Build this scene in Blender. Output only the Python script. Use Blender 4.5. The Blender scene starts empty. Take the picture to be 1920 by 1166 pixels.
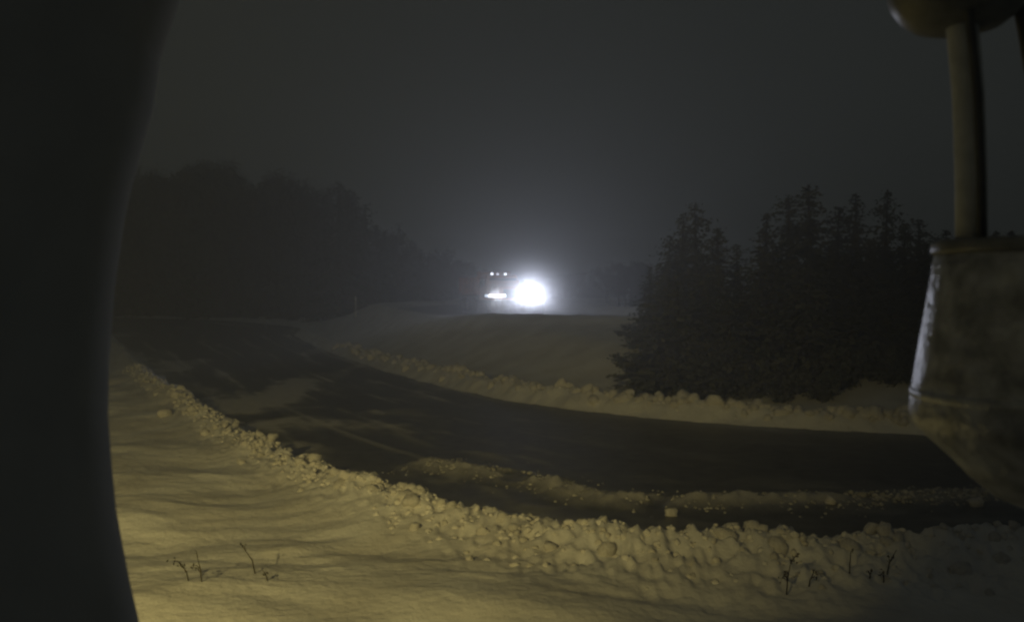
import bpy, bmesh, math, random
import numpy as np
from mathutils import Vector, Matrix

random.seed(7)
rng = np.random.default_rng(7)
R = math.radians
scn = bpy.context.scene
C = scn.collection

# ---------------------------------------------------------------- camera, sky, light, exposure
F_PX, HOR, CX, CAM_Z = 1663.0, 545.0, 960.0, 3.5
cam_d = bpy.data.cameras.new('camera')
cam = bpy.data.objects.new('camera', cam_d)
C.objects.link(cam)
cam.location = (0, 0, CAM_Z)
cam.rotation_euler = (R(90 - 1.31), 0, 0)
cam_d.sensor_width = 36.0
cam_d.lens = 31.18
cam_d.clip_start = 0.05
cam_d.clip_end = 2000
cam_d.dof.use_dof = True
cam_d.dof.focus_distance = 4.0
cam_d.dof.aperture_fstop = 3.6
scn.camera = cam

W = bpy.data.worlds.new('World')
scn.world = W
W.use_nodes = True
wn, wl = W.node_tree.nodes, W.node_tree.links
wn.clear()
w_out = wn.new('ShaderNodeOutputWorld')
w_bg = wn.new('ShaderNodeBackground')
w_co = wn.new('ShaderNodeTexCoord')
w_no = wn.new('ShaderNodeTexNoise')
w_no.inputs['Scale'].default_value = 1.6
w_no.inputs['Detail'].default_value = 3
w_ra = wn.new('ShaderNodeValToRGB')
w_ra.color_ramp.elements[0].position = 0.3
w_ra.color_ramp.elements[0].color = (0.86, 0.96, 0.87, 1)
w_ra.color_ramp.elements[1].position = 0.75
w_ra.color_ramp.elements[1].color = (1.0, 1.11, 1.0, 1)
wl.new(w_co.outputs['Generated'], w_no.inputs['Vector'])
wl.new(w_no.outputs['Fac'], w_ra.inputs['Fac'])
wl.new(w_ra.outputs['Color'], w_bg.inputs['Color'])
w_bg.inputs['Strength'].default_value = 0.0157           # overcast winter night sky, faint town glow
wl.new(w_bg.outputs['Background'], w_out.inputs['Surface'])

sun_d = bpy.data.lights.new('moon', 'SUN')
sun_d.energy = 0.006
sun_d.angle = R(20)
sun_d.color = (0.9, 0.95, 1.0)
sun = bpy.data.objects.new('moon', sun_d)
C.objects.link(sun)
sun.rotation_euler = (R(40), 0, R(-30))

LAMP_POS = Vector((-5.2, -5.0, 7.2))
LAMP_AIM = Vector((-7.0, 28.0, 0.3))
LAMP_W = 6400
HEAD_W, BAR_W = 3500, 200
HAZE_D, HAZE_G = 0.0058, 0.6
BLOOM_D = 0.078

scn.view_settings.view_transform = 'Standard'
scn.view_settings.look = 'None'
scn.view_settings.exposure = 0
scn.view_settings.gamma = 1
scn.view_settings.use_curve_mapping = False
scn.render.engine = 'CYCLES'
scn.cycles.use_denoising = True
scn.cycles.max_bounces = 6
scn.cycles.volume_bounces = 1
scn.cycles.sample_clamp_indirect = 2.0
scn.cycles.filter_width = 2.0

# ---------------------------------------------------------------- helpers
def at(px, py, d):                       # photo position at depth d -> world point
    return Vector(((px - CX) / F_PX * d, d, CAM_Z - (py - HOR) / F_PX * d))

def link(name, me, mat=None, parent=None, kind=None):
    if isinstance(me, bmesh.types.BMesh):
        bm = me
        me = bpy.data.meshes.new(name)
        bmesh.ops.recalc_face_normals(bm, faces=bm.faces)
        bm.to_mesh(me)
        bm.free()
    if mat is not None and not me.materials:
        me.materials.append(mat)
    o = bpy.data.objects.new(name, me)
    C.objects.link(o)
    if parent:
        o.parent = parent
    if kind:
        o['kind'] = kind
    return o

def tag(o, label, cat, group=None):
    o['label'] = label
    o['category'] = cat
    if group:
        o['group'] = group
    return o

def thing(name, label, cat, loc=(0, 0, 0), rz=0, group=None):
    o = bpy.data.objects.new(name, None)
    C.objects.link(o)
    o.location = loc
    o.rotation_euler = (0, 0, rz)
    return tag(o, label, cat, group)

def dup(root, loc, rz=0, sc=(1, 1, 1), label=None, group=None):
    r = root.copy()
    C.objects.link(r)
    r.location = loc
    r.rotation_euler = (0, 0, rz)
    r.scale = sc
    if label:
        r['label'] = label
    if group:
        r['group'] = group
    elif 'group' in r:
        del r['group']
    for ch in root.children:
        c = ch.copy()
        C.objects.link(c)
        c.parent = r
    return r

def np_mesh(name, co, faces, smooth=True):
    """co (n,3), faces (m,k) int"""
    me = bpy.data.meshes.new(name)
    m, k = faces.shape
    me.vertices.add(len(co))
    me.vertices.foreach_set('co', np.ascontiguousarray(co, dtype=np.float32).ravel())
    me.loops.add(m * k)
    me.loops.foreach_set('vertex_index', np.ascontiguousarray(faces, dtype=np.int32).ravel())
    me.polygons.add(m)
    me.polygons.foreach_set('loop_start', np.arange(0, m * k, k, dtype=np.int32))
    me.polygons.foreach_set('loop_total', np.full(m, k, dtype=np.int32))
    me.update(calc_edges=True)
    if smooth:
        me.polygons.foreach_set('use_smooth', np.ones(m, dtype=bool))
    return me

def box(bm, c, s, bevel=0.0, rot=None):
    r = bmesh.ops.create_cube(bm, size=1.0)
    vs = r['verts']
    for v in vs:
        v.co = Vector((v.co.x * s[0], v.co.y * s[1], v.co.z * s[2]))
    if bevel > 0:
        es = list({e for v in vs for e in v.link_edges})
        rr = bmesh.ops.bevel(bm, geom=es, offset=bevel, segments=2, affect='EDGES', profile=0.5)
        vs = [v for v in rr['verts']]
    for v in vs:
        if rot is not None:
            v.co = rot @ v.co
        v.co += Vector(c)

def tube(bm, pts, rads, n=10, cap=True):
    pts = [Vector(p) for p in pts]
    if not hasattr(rads, '__len__'):
        rads = [rads] * len(pts)
    rings = []
    for i, p in enumerate(pts):
        t = (pts[min(i + 1, len(pts) - 1)] - pts[max(i - 1, 0)]).normalized()
        ref = Vector((1, 0, 0)) if abs(t.x) < 0.85 else Vector((0, 1, 0))
        u = t.cross(ref).normalized()
        v = t.cross(u)
        rings.append([bm.verts.new(p + (u * math.cos(a) + v * math.sin(a)) * rads[i])
                      for a in [2 * math.pi * k / n for k in range(n)]])
    for a, b in zip(rings[:-1], rings[1:]):
        for k in range(n):
            f = bm.faces.new((a[k], a[(k + 1) % n], b[(k + 1) % n], b[k]))
            f.smooth = True
    if cap:
        bm.faces.new(rings[0][::-1])
        bm.faces.new(rings[-1])

def lathe(bm, prof, n=48, cap_low=True, cap_top=True, axis_shift=None):
    """prof list of (r, z)"""
    rings = []
    for r, z in prof:
        sx, sy = axis_shift(z) if axis_shift else (0, 0)
        rings.append([bm.verts.new((sx + r * math.cos(2 * math.pi * k / n), sy + r * math.sin(2 * math.pi * k / n), z)) for k in range(n)])
    for a, b in zip(rings[:-1], rings[1:]):
        for k in range(n):
            f = bm.faces.new((a[k], a[(k + 1) % n], b[(k + 1) % n], b[k]))
            f.smooth = True
    if cap_low:
        bm.faces.new(rings[0][::-1])
    if cap_top:
        bm.faces.new(rings[-1])

# numpy value noise
_T = rng.random((256, 256))
def vnoise(x, y):
    xi, yi = np.floor(x).astype(int), np.floor(y).astype(int)
    fx, fy = x - xi, y - yi
    fx, fy = fx * fx * (3 - 2 * fx), fy * fy * (3 - 2 * fy)
    a, b = _T[xi & 255, yi & 255], _T[(xi + 1) & 255, yi & 255]
    c, d = _T[xi & 255, (yi + 1) & 255], _T[(xi + 1) & 255, (yi + 1) & 255]
    return (a * (1 - fx) + b * fx) * (1 - fy) + (c * (1 - fx) + d * fx) * fy
def fbm(x, y, o=4):
    s, amp, t = 0, 0.5, 0
    for k in range(o):
        s = s + amp * vnoise(x * 2 ** k + 17.3 * k, y * 2 ** k - 9.1 * k)
        t += amp
        amp *= 0.5
    return s / t
def sstep(a, b, x):
    t = np.clip((x - a) / (b - a), 0, 1)
    return t * t * (3 - 2 * t)

# ---------------------------------------------------------------- materials
def mat(name, col, rough=0.7, metal=0.0, spec=0.5, noise=None, bump=None, emit=None):
    """noise=(scale, col2, detail)  bump=(scale, strength, distance)"""
    m = bpy.data.materials.new(name)
    m.use_nodes = True
    nt, lk = m.node_tree.nodes, m.node_tree.links
    b = nt['Principled BSDF']
    b.inputs['Base Color'].default_value = (*col, 1)
    b.inputs['Roughness'].default_value = rough
    b.inputs['Metallic'].default_value = metal
    b.inputs['Specular IOR Level'].default_value = spec
    tc = nt.new('ShaderNodeTexCoord')
    if noise:
        n = nt.new('ShaderNodeTexNoise')
        n.inputs['Scale'].default_value = noise[0]
        n.inputs['Detail'].default_value = noise[2] if len(noise) > 2 else 5
        lk.new(tc.outputs['Object'], n.inputs['Vector'])
        r = nt.new('ShaderNodeValToRGB')
        r.color_ramp.elements[0].position = 0.35
        r.color_ramp.elements[1].position = 0.65
        r.color_ramp.elements[0].color = (*col, 1)
        r.color_ramp.elements[1].color = (*noise[1], 1)
        lk.new(n.outputs['Fac'], r.inputs['Fac'])
        lk.new(r.outputs['Color'], b.inputs['Base Color'])
    if bump:
        n2 = nt.new('ShaderNodeTexNoise')
        n2.inputs['Scale'].default_value = bump[0]
        n2.inputs['Detail'].default_value = 6
        lk.new(tc.outputs['Object'], n2.inputs['Vector'])
        bp = nt.new('ShaderNodeBump')
        bp.inputs['Strength'].default_value = bump[1]
        bp.inputs['Distance'].default_value = bump[2]
        lk.new(n2.outputs['Fac'], bp.inputs['Height'])
        lk.new(bp.outputs['Normal'], b.inputs['Normal'])
    if emit:
        b.inputs['Emission Color'].default_value = (*emit[0], 1)
        b.inputs['Emission Strength'].default_value = emit[1]
    return m

M_SNOW = mat('snow', (0.74, 0.73, 0.71), 0.75, spec=0.3, noise=(0.9, (0.62, 0.60, 0.57), 6), bump=(9, 0.5, 0.05))
M_LUMP = mat('packed_snow', (0.74, 0.72, 0.69), 0.8, spec=0.3, noise=(5, (0.58, 0.55, 0.50), 6), bump=(14, 0.6, 0.05))
M_SLUSH = mat('grey_slush', (0.52, 0.50, 0.46), 0.6, noise=(6, (0.24, 0.23, 0.21), 6), bump=(16, 0.6, 0.04))
M_BARK = mat('bark', (0.055, 0.047, 0.04), 0.9, noise=(8, (0.09, 0.08, 0.07)), bump=(20, 0.6, 0.03))
M_NEEDLE = mat('needles', (0.085, 0.095, 0.075), 0.8, noise=(1.2, (0.12, 0.12, 0.105)))
M_TWIG = mat('twigs', (0.07, 0.06, 0.05), 0.9, noise=(1.0, (0.11, 0.095, 0.08)))
M_WEED = mat('dry_weed', (0.07, 0.055, 0.035), 0.9, noise=(9, (0.04, 0.045, 0.03)))
M_HOUSING = mat('grey_paint', (0.66, 0.66, 0.66), 0.85, spec=0.2, noise=(6, (0.58, 0.58, 0.58)), bump=(60, 0.15, 0.004))
M_GALV = mat('galvanized_steel', (0.60, 0.61, 0.62), 0.34, metal=0.3, noise=(26, (0.30, 0.30, 0.30), 9), bump=(45, 0.5, 0.012))
M_SHIELD = mat('weathered_shield', (0.27, 0.27, 0.26), 0.45, metal=0.1, noise=(30, (0.18, 0.18, 0.17)))
M_TUBE = mat('dull_steel', (0.66, 0.67, 0.66), 0.7, noise=(30, (0.52, 0.53, 0.52)))
M_BLACK = mat('black_rubber', (0.02, 0.02, 0.02), 0.6, noise=(12, (0.035, 0.035, 0.035)))
M_ROD_SHADE = mat('grey_rod_shade', (0.12, 0.12, 0.12), 0.7, noise=(40, (0.09, 0.09, 0.09)))  # stay rod, and the strip drawn as the tube's shaded side
M_ORANGE = mat('orange_truck_paint', (0.50, 0.16, 0.03), 0.35, noise=(3, (0.38, 0.14, 0.05)))
M_STEEL = mat('worn_plow_steel', (0.30, 0.30, 0.30), 0.45, metal=0.6, noise=(5, (0.16, 0.13, 0.11)))
M_GLASS = mat('dark_glass', (0.02, 0.025, 0.03), 0.05, spec=0.8, noise=(3, (0.03, 0.03, 0.035)))
M_LENS = mat('headlight_lens', (0.9, 0.9, 0.95), 0.2, emit=((0.90, 0.92, 1.0), 12))
M_LENS2 = mat('light_bar_lens', (0.9, 0.9, 0.95), 0.2, emit=((0.88, 0.92, 1.0), 5.5))
M_LENS3 = mat('dim_lens', (0.8, 0.85, 0.95), 0.2, emit=((0.72, 0.82, 1.0), 1.1))
M_MARK = mat('marker_lens', (0.9, 0.9, 0.95), 0.2, emit=((0.80, 0.87, 1.0), 3.6))
M_MARK2 = mat('faint_marker_lens', (0.9, 0.9, 0.95), 0.2, emit=((0.75, 0.77, 0.95), 1.4))
M_AMBER = mat('sodium_lens', (0.9, 0.8, 0.5), 0.3, emit=((1.0, 0.76, 0.32), 6))
M_REFL = mat('white_reflector', (0.75, 0.75, 0.72), 0.4, noise=(20, (0.6, 0.6, 0.58)))

def asphalt():
    m = bpy.data.materials.new('wet_asphalt')
    m.use_nodes = True
    nt, lk = m.node_tree.nodes, m.node_tree.links
    b = nt['Principled BSDF']
    tc = nt.new('ShaderNodeTexCoord')
    n = nt.new('ShaderNodeTexNoise')
    n.inputs['Scale'].default_value = 3.0
    n.inputs['Detail'].default_value = 8
    lk.new(tc.outputs['Object'], n.inputs['Vector'])
    r = nt.new('ShaderNodeValToRGB')
    r.color_ramp.elements[0].position = 0.3
    r.color_ramp.elements[0].color = (0.06, 0.06, 0.058, 1)
    r.color_ramp.elements[1].position = 0.75
    r.color_ramp.elements[1].color = (0.13, 0.129, 0.124, 1)
    lk.new(n.outputs['Fac'], r.inputs['Fac'])
    at_ = nt.new('ShaderNodeAttribute')
    at_.attribute_name = 'cover'
    mx = nt.new('ShaderNodeMix')
    mx.data_type = 'RGBA'
    lk.new(at_.outputs['Fac'], mx.inputs['Factor'])
    lk.new(r.outputs['Color'], mx.inputs['A'])
    mx.inputs['B'].default_value = (0.60, 0.58, 0.54, 1)
    lk.new(mx.outputs['Result'], b.inputs['Base Color'])
    mr = nt.new('ShaderNodeMapRange')
    mr.inputs['To Min'].default_value = 0.38
    mr.inputs['To Max'].default_value = 0.85
    lk.new(at_.outputs['Fac'], mr.inputs['Value'])
    lk.new(mr.outputs['Result'], b.inputs['Roughness'])
    n2 = nt.new('ShaderNodeTexNoise')
    n2.inputs['Scale'].default_value = 25
    lk.new(tc.outputs['Object'], n2.inputs['Vector'])
    bp = nt.new('ShaderNodeBump')
    bp.inputs['Strength'].default_value = 0.5
    bp.inputs['Distance'].default_value = 0.02
    lk.new(n2.outputs['Fac'], bp.inputs['Height'])
    lk.new(bp.outputs['Normal'], b.inputs['Normal'])
    return m
M_ASPH = asphalt()

# ---------------------------------------------------------------- layout of the place (metres)
def spline(pts, n=12):
    P = [np.array(p, float) for p in pts]
    P = [2 * P[0] - P[1]] + P + [2 * P[-1] - P[-2]]
    out = []
    for i in range(1, len(P) - 2):
        for k in range(n):
            t = k / n
            a, b, c, d = P[i - 1], P[i], P[i + 1], P[i + 2]
            out.append(0.5 * (2 * b + (c - a) * t + (2 * a - 5 * b + 4 * c - d) * t ** 2 + (3 * b - a - 3 * c + d) * t ** 3))
    out.append(P[-2])
    return np.array(out)

N_CTL = [(120, 20), (30, 13.5), (14, 11.6), (6.25, 10.8), (2.5, 10.7), (0.27, 11.5), (-2.1, 13.5), (-5.06, 17.5), (-9.6, 25.4), (-13.6, 32.6), (-25.5, 56.0), (-36, 74), (-60, 98), (-140, 122)]
F_CTL = [(122, 32), (32, 24), (16, 21.2), (11.0, 21.2), (6.0, 22.8), (2.85, 25), (-0.5, 28.6), (-3.2, 33.6), (-6.3, 40.1), (-11.4, 52.9), (-16.8, 68.5), (-23.5, 89.5), (-50, 114), (-138, 138)]
M_CTL = [(70, 190), (22, 132), (4, 104), (-3.2, 84), (-4.2, 72), (-1.5, 60), (3.0, 48), (12, 41.5), (28, 37.5), (60, 36), (130, 40)]
NL, FL, ML = spline(N_CTL), spline(F_CTL), spline(M_CTL)

def sdist(x, y, L):
    """signed distance to a polyline (positive on its left) and fractional index"""
    best = np.full(x.shape, 1e9)
    sg = np.ones(x.shape)
    for i in range(len(L) - 1):
        a, b = L[i], L[i + 1]
        d = b - a
        t = np.clip(((x - a[0]) * d[0] + (y - a[1]) * d[1]) / (d @ d), 0, 1)
        ex, ey = x - a[0] - t * d[0], y - a[1] - t * d[1]
        q = ex * ex + ey * ey
        c = d[0] * (y - a[1]) - d[1] * (x - a[0])
        u = q < best
        best = np.where(u, q, best)
        sg = np.where(u, np.sign(c), sg)
    return np.sqrt(best) * sg

MAIN_Z = 2.0
def height(x, y):
    sN = sdist(x, y, NL)                 # lines run right -> left, so the camera side is on the left: positive
    sF = -sdist(x, y, FL)                # positive beyond the ramp
    dM = np.abs(sdist(x, y, ML))
    # near side
    rag = (fbm(x * 1.3, y * 1.3, 3) - 0.5) * 0.7
    near_top = 0.46 + 0.17 * np.exp(-((sN - 0.05) / 0.42) ** 2) * (0.55 + 0.9 * vnoise(x * 1.7 + 2, y * 1.7)) + 0.20 * (vnoise(x * 0.55 + 3, y * 0.55) - 0.5) - 0.14 * sstep(0.1, 1.5, sN)
    ramp = sstep(-1.15, 0.05, sN + rag)
    und = 0.22 * (fbm(x * 0.35, y * 0.8, 3) - 0.5) + 0.15 * (fbm(x * 0.8 + 5 + 0.9 * fbm(x * 0.5, y * 0.5, 2), y * 1.6 + 1.6 * fbm(x * 0.4 + 9, y * 0.4, 2), 4) - 0.5)
    bil = (1 - np.abs(vnoise(x * 4.6 + 0.8 * y, y * 3.9) - 0.5) * 2) * 0.14 + (1 - np.abs(vnoise(x * 7.5 + 4, y * 7.5) - 0.5) * 2) * 0.09 - 0.15 + (vnoise(x * 15, y * 15) - 0.5) * 0.05
    ridge = np.exp(-((sN + 0.1) / 0.75) ** 2) + 0.5 * sstep(-2, 1.5, x) * np.exp(-((sN - 0.9) / 0.8) ** 2)
    zn = -0.12 + (near_top + 0.12 + und * sstep(0.2, 1.5, sN)) * ramp + bil * ridge
    # far side
    rag2 = (fbm(x * 1.1 + 7, y * 1.1, 3) - 0.5) * 0.6
    lift = MAIN_Z * (1 - sstep(5.5, 21, dM)) * sstep(1.0, 6, sF)
    base = 0.22 + 0.22 * (fbm(x * 0.16 + 2, y * 0.16, 4) - 0.5) + 0.05 * (fbm(x * 1.1, y * 1.1, 3) - 0.5)
    berm = 0.34 * (1 - 0.4 * sstep(3, 9, x)) * (1 - 0.9 * sstep(60, 95, y)) * np.exp(-((sF - 0.8) / 0.6) ** 2) * (0.8 + 0.6 * (vnoise(x * 1.6, y * 1.6) - 0.5))
    bil2 = (np.abs(vnoise(x * 3.6 + 9, y * 3.6) - 0.5) * 2 * 0.12) * np.exp(-((sF - 0.7) / 0.7) ** 2)
    zf = -0.12 + (base + 0.12) * sstep(-0.3, 0.9, sF + rag2) + berm + bil2
    far_lift = lift + 0.29 * np.exp(-((dM - 6.9) / 0.8) ** 2) * (0.85 + 0.35 * vnoise(x * 0.8, y * 0.8)) * sstep(1.0, 6, sF)
    zf = zf + far_lift - np.where(dM < 5.2, 0.35, 0.0) * sstep(5.2, 4.6, dM) * 0
    zf = np.where(dM < 6.2, np.minimum(zf, MAIN_Z - 0.12 + 0.5 * sstep(5.0, 6.2, dM)), zf)
    return np.where(sN > -1.6, np.where(sF > -0.4, np.maximum(zn, zf), zn), zf)

def H(x, y):
    return float(height(np.array([float(x)]), np.array([float(y)]))[0])

# ---------------------------------------------------------------- snow-covered ground
a_f = np.radians(np.arange(-36, 36.01, 0.13))
a_c = np.radians(np.arange(36 + 6, 360 - 36 - 5.9, 6))
ang = np.concatenate([a_f, a_c])
rad = [1.0, 2.0, 3.0, 4.0, 5.0, 5.6]
while rad[-1] < 36:
    rad.append(rad[-1] + (0.07 if rad[-1] < 18 else 0.12))
while rad[-1] < 285:
    rad.append(rad[-1] * 1.018)
rad = np.array(rad)
A, RR = np.meshgrid(ang, rad)
gx, gy = np.sin(A) * RR, np.cos(A) * RR
gz = height(gx.ravel(), gy.ravel()).reshape(gx.shape)
co = np.stack([gx.ravel(), gy.ravel(), gz.ravel()], 1)
na, nr = len(ang), len(rad)
ii, jj = np.meshgrid(np.arange(nr - 1), np.arange(na), indexing='ij')
j2 = (jj + 1) % na
fc = np.stack([ii * na + jj, ii * na + j2, (ii + 1) * na + j2, (ii + 1) * na + jj], -1).reshape(-1, 4)[:, ::-1]
# centre fan as quads
cidx = len(co)
co = np.vstack([co, [[0, 0, H(0, 0)]]])
fan = np.array([[cidx, (k + 2) % na, (k + 1) % na, k] for k in range(0, na - 1, 2)])
me = np_mesh('snow_ground', co, np.vstack([fc, fan]))
ground = link('snow_ground', me, M_SNOW, kind='structure')

# ---------------------------------------------------------------- roads
def strip(name, Ln, Fn, nt_, fine, zfun):
    """grid between two polylines with matching index"""
    def dens(L):
        s = np.linspace(0, len(L) - 1, fine)
        i = np.clip(np.floor(s).astype(int), 0, len(L) - 2)
        f = (s - i)[:, None]
        return L[i] * (1 - f) + L[i + 1] * f
    a, b = dens(Ln), dens(Fn)
    t = np.linspace(0, 1, nt_)[None, :, None]
    g = a[:, None, :] * (1 - t) + b[:, None, :] * t
    x, y = g[..., 0].ravel(), g[..., 1].ravel()
    S, T = np.meshgrid(np.arange(fine) / fine, np.linspace(0, 1, nt_), indexing='ij')
    z, cov = zfun(x, y, S.ravel(), T.ravel())
    co = np.stack([x, y, z], 1)
    i, j = np.meshgrid(np.arange(fine - 1), np.arange(nt_ - 1), indexing='ij')
    f = np.stack([i * nt_ + j, (i + 1) * nt_ + j, (i + 1) * nt_ + j + 1, i * nt_ + j + 1], -1).reshape(-1, 4)
    n = np.cross(co[f[0, 1]] - co[f[0, 0]], co[f[0, 2]] - co[f[0, 0]])
    if n[2] < 0:
        f = f[:, ::-1]
    me = np_mesh(name, co, f)
    at_ = me.attributes.new('cover', 'FLOAT', 'POINT')
    at_.data.foreach_set('value', cov.astype(np.float32))
    return link(name, me, M_ASPH, kind='structure')

# line of the slush windrow on the ramp near the camera
wind = [(800, 872), (850, 882), (930, 892), (1000, 905), (1060, 922), (1130, 938), (1200, 944), (1300, 943), (1400, 942), (1550, 940), (1760, 934), (1900, 930)]
WL = spline([((px - CX) / F_PX * CAM_Z * F_PX / (py - HOR), CAM_Z * F_PX / (py - HOR)) for px, py in wind], 6)
PATCHES = [  # px, py on the road surface, half sizes in metres, strength: slush left on the ramp
    (420, 762, 2.0, 2.8, 0.9), (535, 733, 1.0, 5.5, 0.95), (495, 800, 0.9, 1.6, 0.6), (570, 800, 1.2, 1.5, 0.45), (690, 795, 1.3, 0.9, 0.6),
    (640, 700, 0.5, 4.0, 0.35), (300, 690, 1.6, 5.0, 0.55), (760, 775, 1.2, 0.8, 0.35), (610, 655, 0.8, 5, 0.4),
    (520, 850, 1.2, 1.2, 0.4)]
def ramp_cover(x, y, s, t):
    # tracks run along the ramp: noise stretched along s
    n1 = fbm(s * 34, t * 24 + 3, 4)
    n3 = fbm(s * 60 + 9, t * 60, 3)
    n2 = fbm(x * 0.9, y * 0.9, 4)
    streak = sstep(0.50, 0.72, n1) * 0.55 * sstep(0.3, 0.6, n3 + 0.1)
    for tc_ in (0.36, 0.56, 0.70, 0.86):            # wheel tracks scrubbed clean
        streak = streak * (1 - 0.85 * np.exp(-((t - tc_ - 0.01 * (n3 - 0.5)) / 0.028) ** 2))
    for tk in (0.30, 0.43, 0.63, 0.78, 0.93):       # thin ridges of slush thrown up between them
        streak = streak + 0.5 * np.exp(-((t - tk - 0.03 * (fbm(s * 12 + tk * 50, t * 0 + 3.3, 2) - 0.5)) / 0.010) ** 2) * sstep(0.42, 0.6, fbm(s * 45 + 31 * tk, t * 9, 3))
    streak = streak + 0.10 * sstep(0.62, 0.75, t) * n3
    edge = sstep(0.88, 1.0, t + (n2 - 0.5) * 0.16) * 0.30 + sstep(0.22, 0.0, t + (n2 - 0.5) * 0.25) * 0.42
    streak = streak * (1 - 0.75 * sstep(-3, 4, x))
    cov = streak + edge
    for px, py, wx, wy, k in PATCHES:
        d = CAM_Z * F_PX / (py - HOR)
        cx = (px - CX) / F_PX * d
        q = ((x - cx) / wx) ** 2 + ((y - d) / wy) ** 2
        cov = cov + k * sstep(1.5, 0.2, q + (n2 - 0.5) * 2.6 + (fbm(x * 3, y * 2, 3) - 0.5) * 1.2)
    dw = np.full(x.shape, 9.0)
    m_ = (y < 22) & (y > 11) & (x > -4) & (x < 14)
    dw[m_] = np.abs(sdist(x[m_], y[m_], WL))
    wv = np.exp(-((dw + 0.25 * (vnoise(x * 2.3, y * 2.3) - 0.5)) / 0.42) ** 2) * sstep(0.22, 0.5, fbm(x * 1.4 + 8, y * 1.4, 3)) * (1 - 0.5 * sstep(3, 8, x))
    cov = np.clip(cov + wv * 0.8, 0, 0.85)
    z = 0.11 * wv * (0.15 + 1.1 * vnoise(x * 6, y * 6) + 0.6 * vnoise(x * 15, y * 15)) + 0.004 + 0.035 * cov * (0.4 + 1.2 * vnoise(x * 5, y * 5)) + 0.01 * (fbm(x * 0.4, y * 0.4, 2) - 0.5)
    return z, cov
def off(L, d):                             # shift a polyline sideways (positive = to its left)
    t = np.gradient(L, axis=0)
    t /= np.linalg.norm(t, axis=1)[:, None]
    return L + np.stack([-t[:, 1], t[:, 0]], 1) * d
strip('ramp_road', off(NL, 0.1), off(FL, -0.5), 140, 1100, ramp_cover)
def main_cover(x, y, s, t):
    n1 = fbm(s * 90, t * 14, 4)
    cov = np.clip(sstep(0.5, 0.8, n1) * 0.4 + sstep(0.3, 0.5, np.abs(t - 0.5)) * 0.5, 0, 0.8)
    return MAIN_Z + 0.02 + 0.03 * cov, cov
strip('highway', off(ML, 5.3), off(ML, -5.3), 40, 420, main_cover)

# ---------------------------------------------------------------- ploughed snow: lumps, slush, loose chunks
def lump_mesh(k, sub=2):
    """a craggy chunk of ploughed snow: a ball cut by random planes, then roughened"""
    rs = np.random.default_rng(900 + k)
    bm = bmesh.new()
    bmesh.ops.create_icosphere(bm, subdivisions=sub, radius=1.0)
    pl = [(lambda v: Vector(v).normalized())(rs.normal(0, 1, 3)) for _ in range(9)]
    dd = rs.uniform(0.52, 0.95, 9)
    ph = rs.uniform(0, 6.28, 6)
    for v in bm.verts:
        p = v.co.normalized()
        r = 1.0
        for n_, d_ in zip(pl, dd):
            c_ = p.dot(n_)
            if c_ > 0.05:
                r = min(r, d_ / c_)
        r *= 1 + 0.13 * math.sin(p.x * 5 + ph[0]) * math.sin(p.y * 5.5 + ph[1]) + 0.10 * math.sin(p.z * 8 + ph[2]) * math.cos(p.x * 7.3 + ph[3])
        v.co = p * r
    for f in bm.faces:
        f.smooth = True
    me = bpy.data.meshes.new('snow_lump')
    bm.to_mesh(me)
    bm.free()
    return me
LUMPS = [lump_mesh(k) for k in range(9)]
for m_ in LUMPS:
    m_.materials.append(M_LUMP)
SMALL = [lump_mesh(k + 20, 1) for k in range(5)]

def lump_at(x, y, z, r, parent, name='snow_lump', me=None):
    o = bpy.data.objects.new(name, me or random.choice(LUMPS))
    C.objects.link(o)
    o.location = (x, y, z)
    o.rotation_euler = (random.uniform(-.5, .5), random.uniform(-.5, .5), random.uniform(0, 6.28))
    o.scale = (r * random.uniform(.8, 1.3), r * random.uniform(.8, 1.25), r * random.uniform(.75, 1.15))
    o.parent = parent
    return o

def crumbs_mesh(name, pts, material):
    vs, fs, n0 = [], [], 0
    base = []
    for m_ in SMALL:
        v = np.array([tuple(q.co) for q in m_.vertices])
        f = np.array([tuple(p.vertices) for p in m_.polygons])
        base.append((v, f))
    for x, y, z, r in pts:
        v, f = base[random.randrange(len(base))]
        a = random.uniform(0, 6.28)
        rot = np.array([[math.cos(a), -math.sin(a), 0], [math.sin(a), math.cos(a), 0], [0, 0, 1]])
        vs.append((v * np.array([r * random.uniform(.8, 1.3), r, r * random.uniform(.6, 1.0)])) @ rot.T + np.array([x, y, z]))
        fs.append(f + n0)
        n0 += len(v)
    return np_mesh(name, np.vstack(vs), np.vstack(fs))

def along(L, x0, x1):
    """points of a polyline between two x, walked evenly"""
    seg = np.linalg.norm(np.diff(L, axis=0), axis=1)
    cum = np.concatenate([[0], np.cumsum(seg)])
    tot = []
    s = 0.0
    while s < cum[-1]:
        i = min(np.searchsorted(cum, s, 'right') - 1, len(L) - 2)
        f = (s - cum[i]) / seg[i]
        p = L[i] * (1 - f) + L[i + 1] * f
        d = (L[i + 1] - L[i]) / seg[i]
        if x0 <= p[0] <= x1:
            tot.append((p, np.array([-d[1], d[0]])))
        s += 0.05
    return tot

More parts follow.
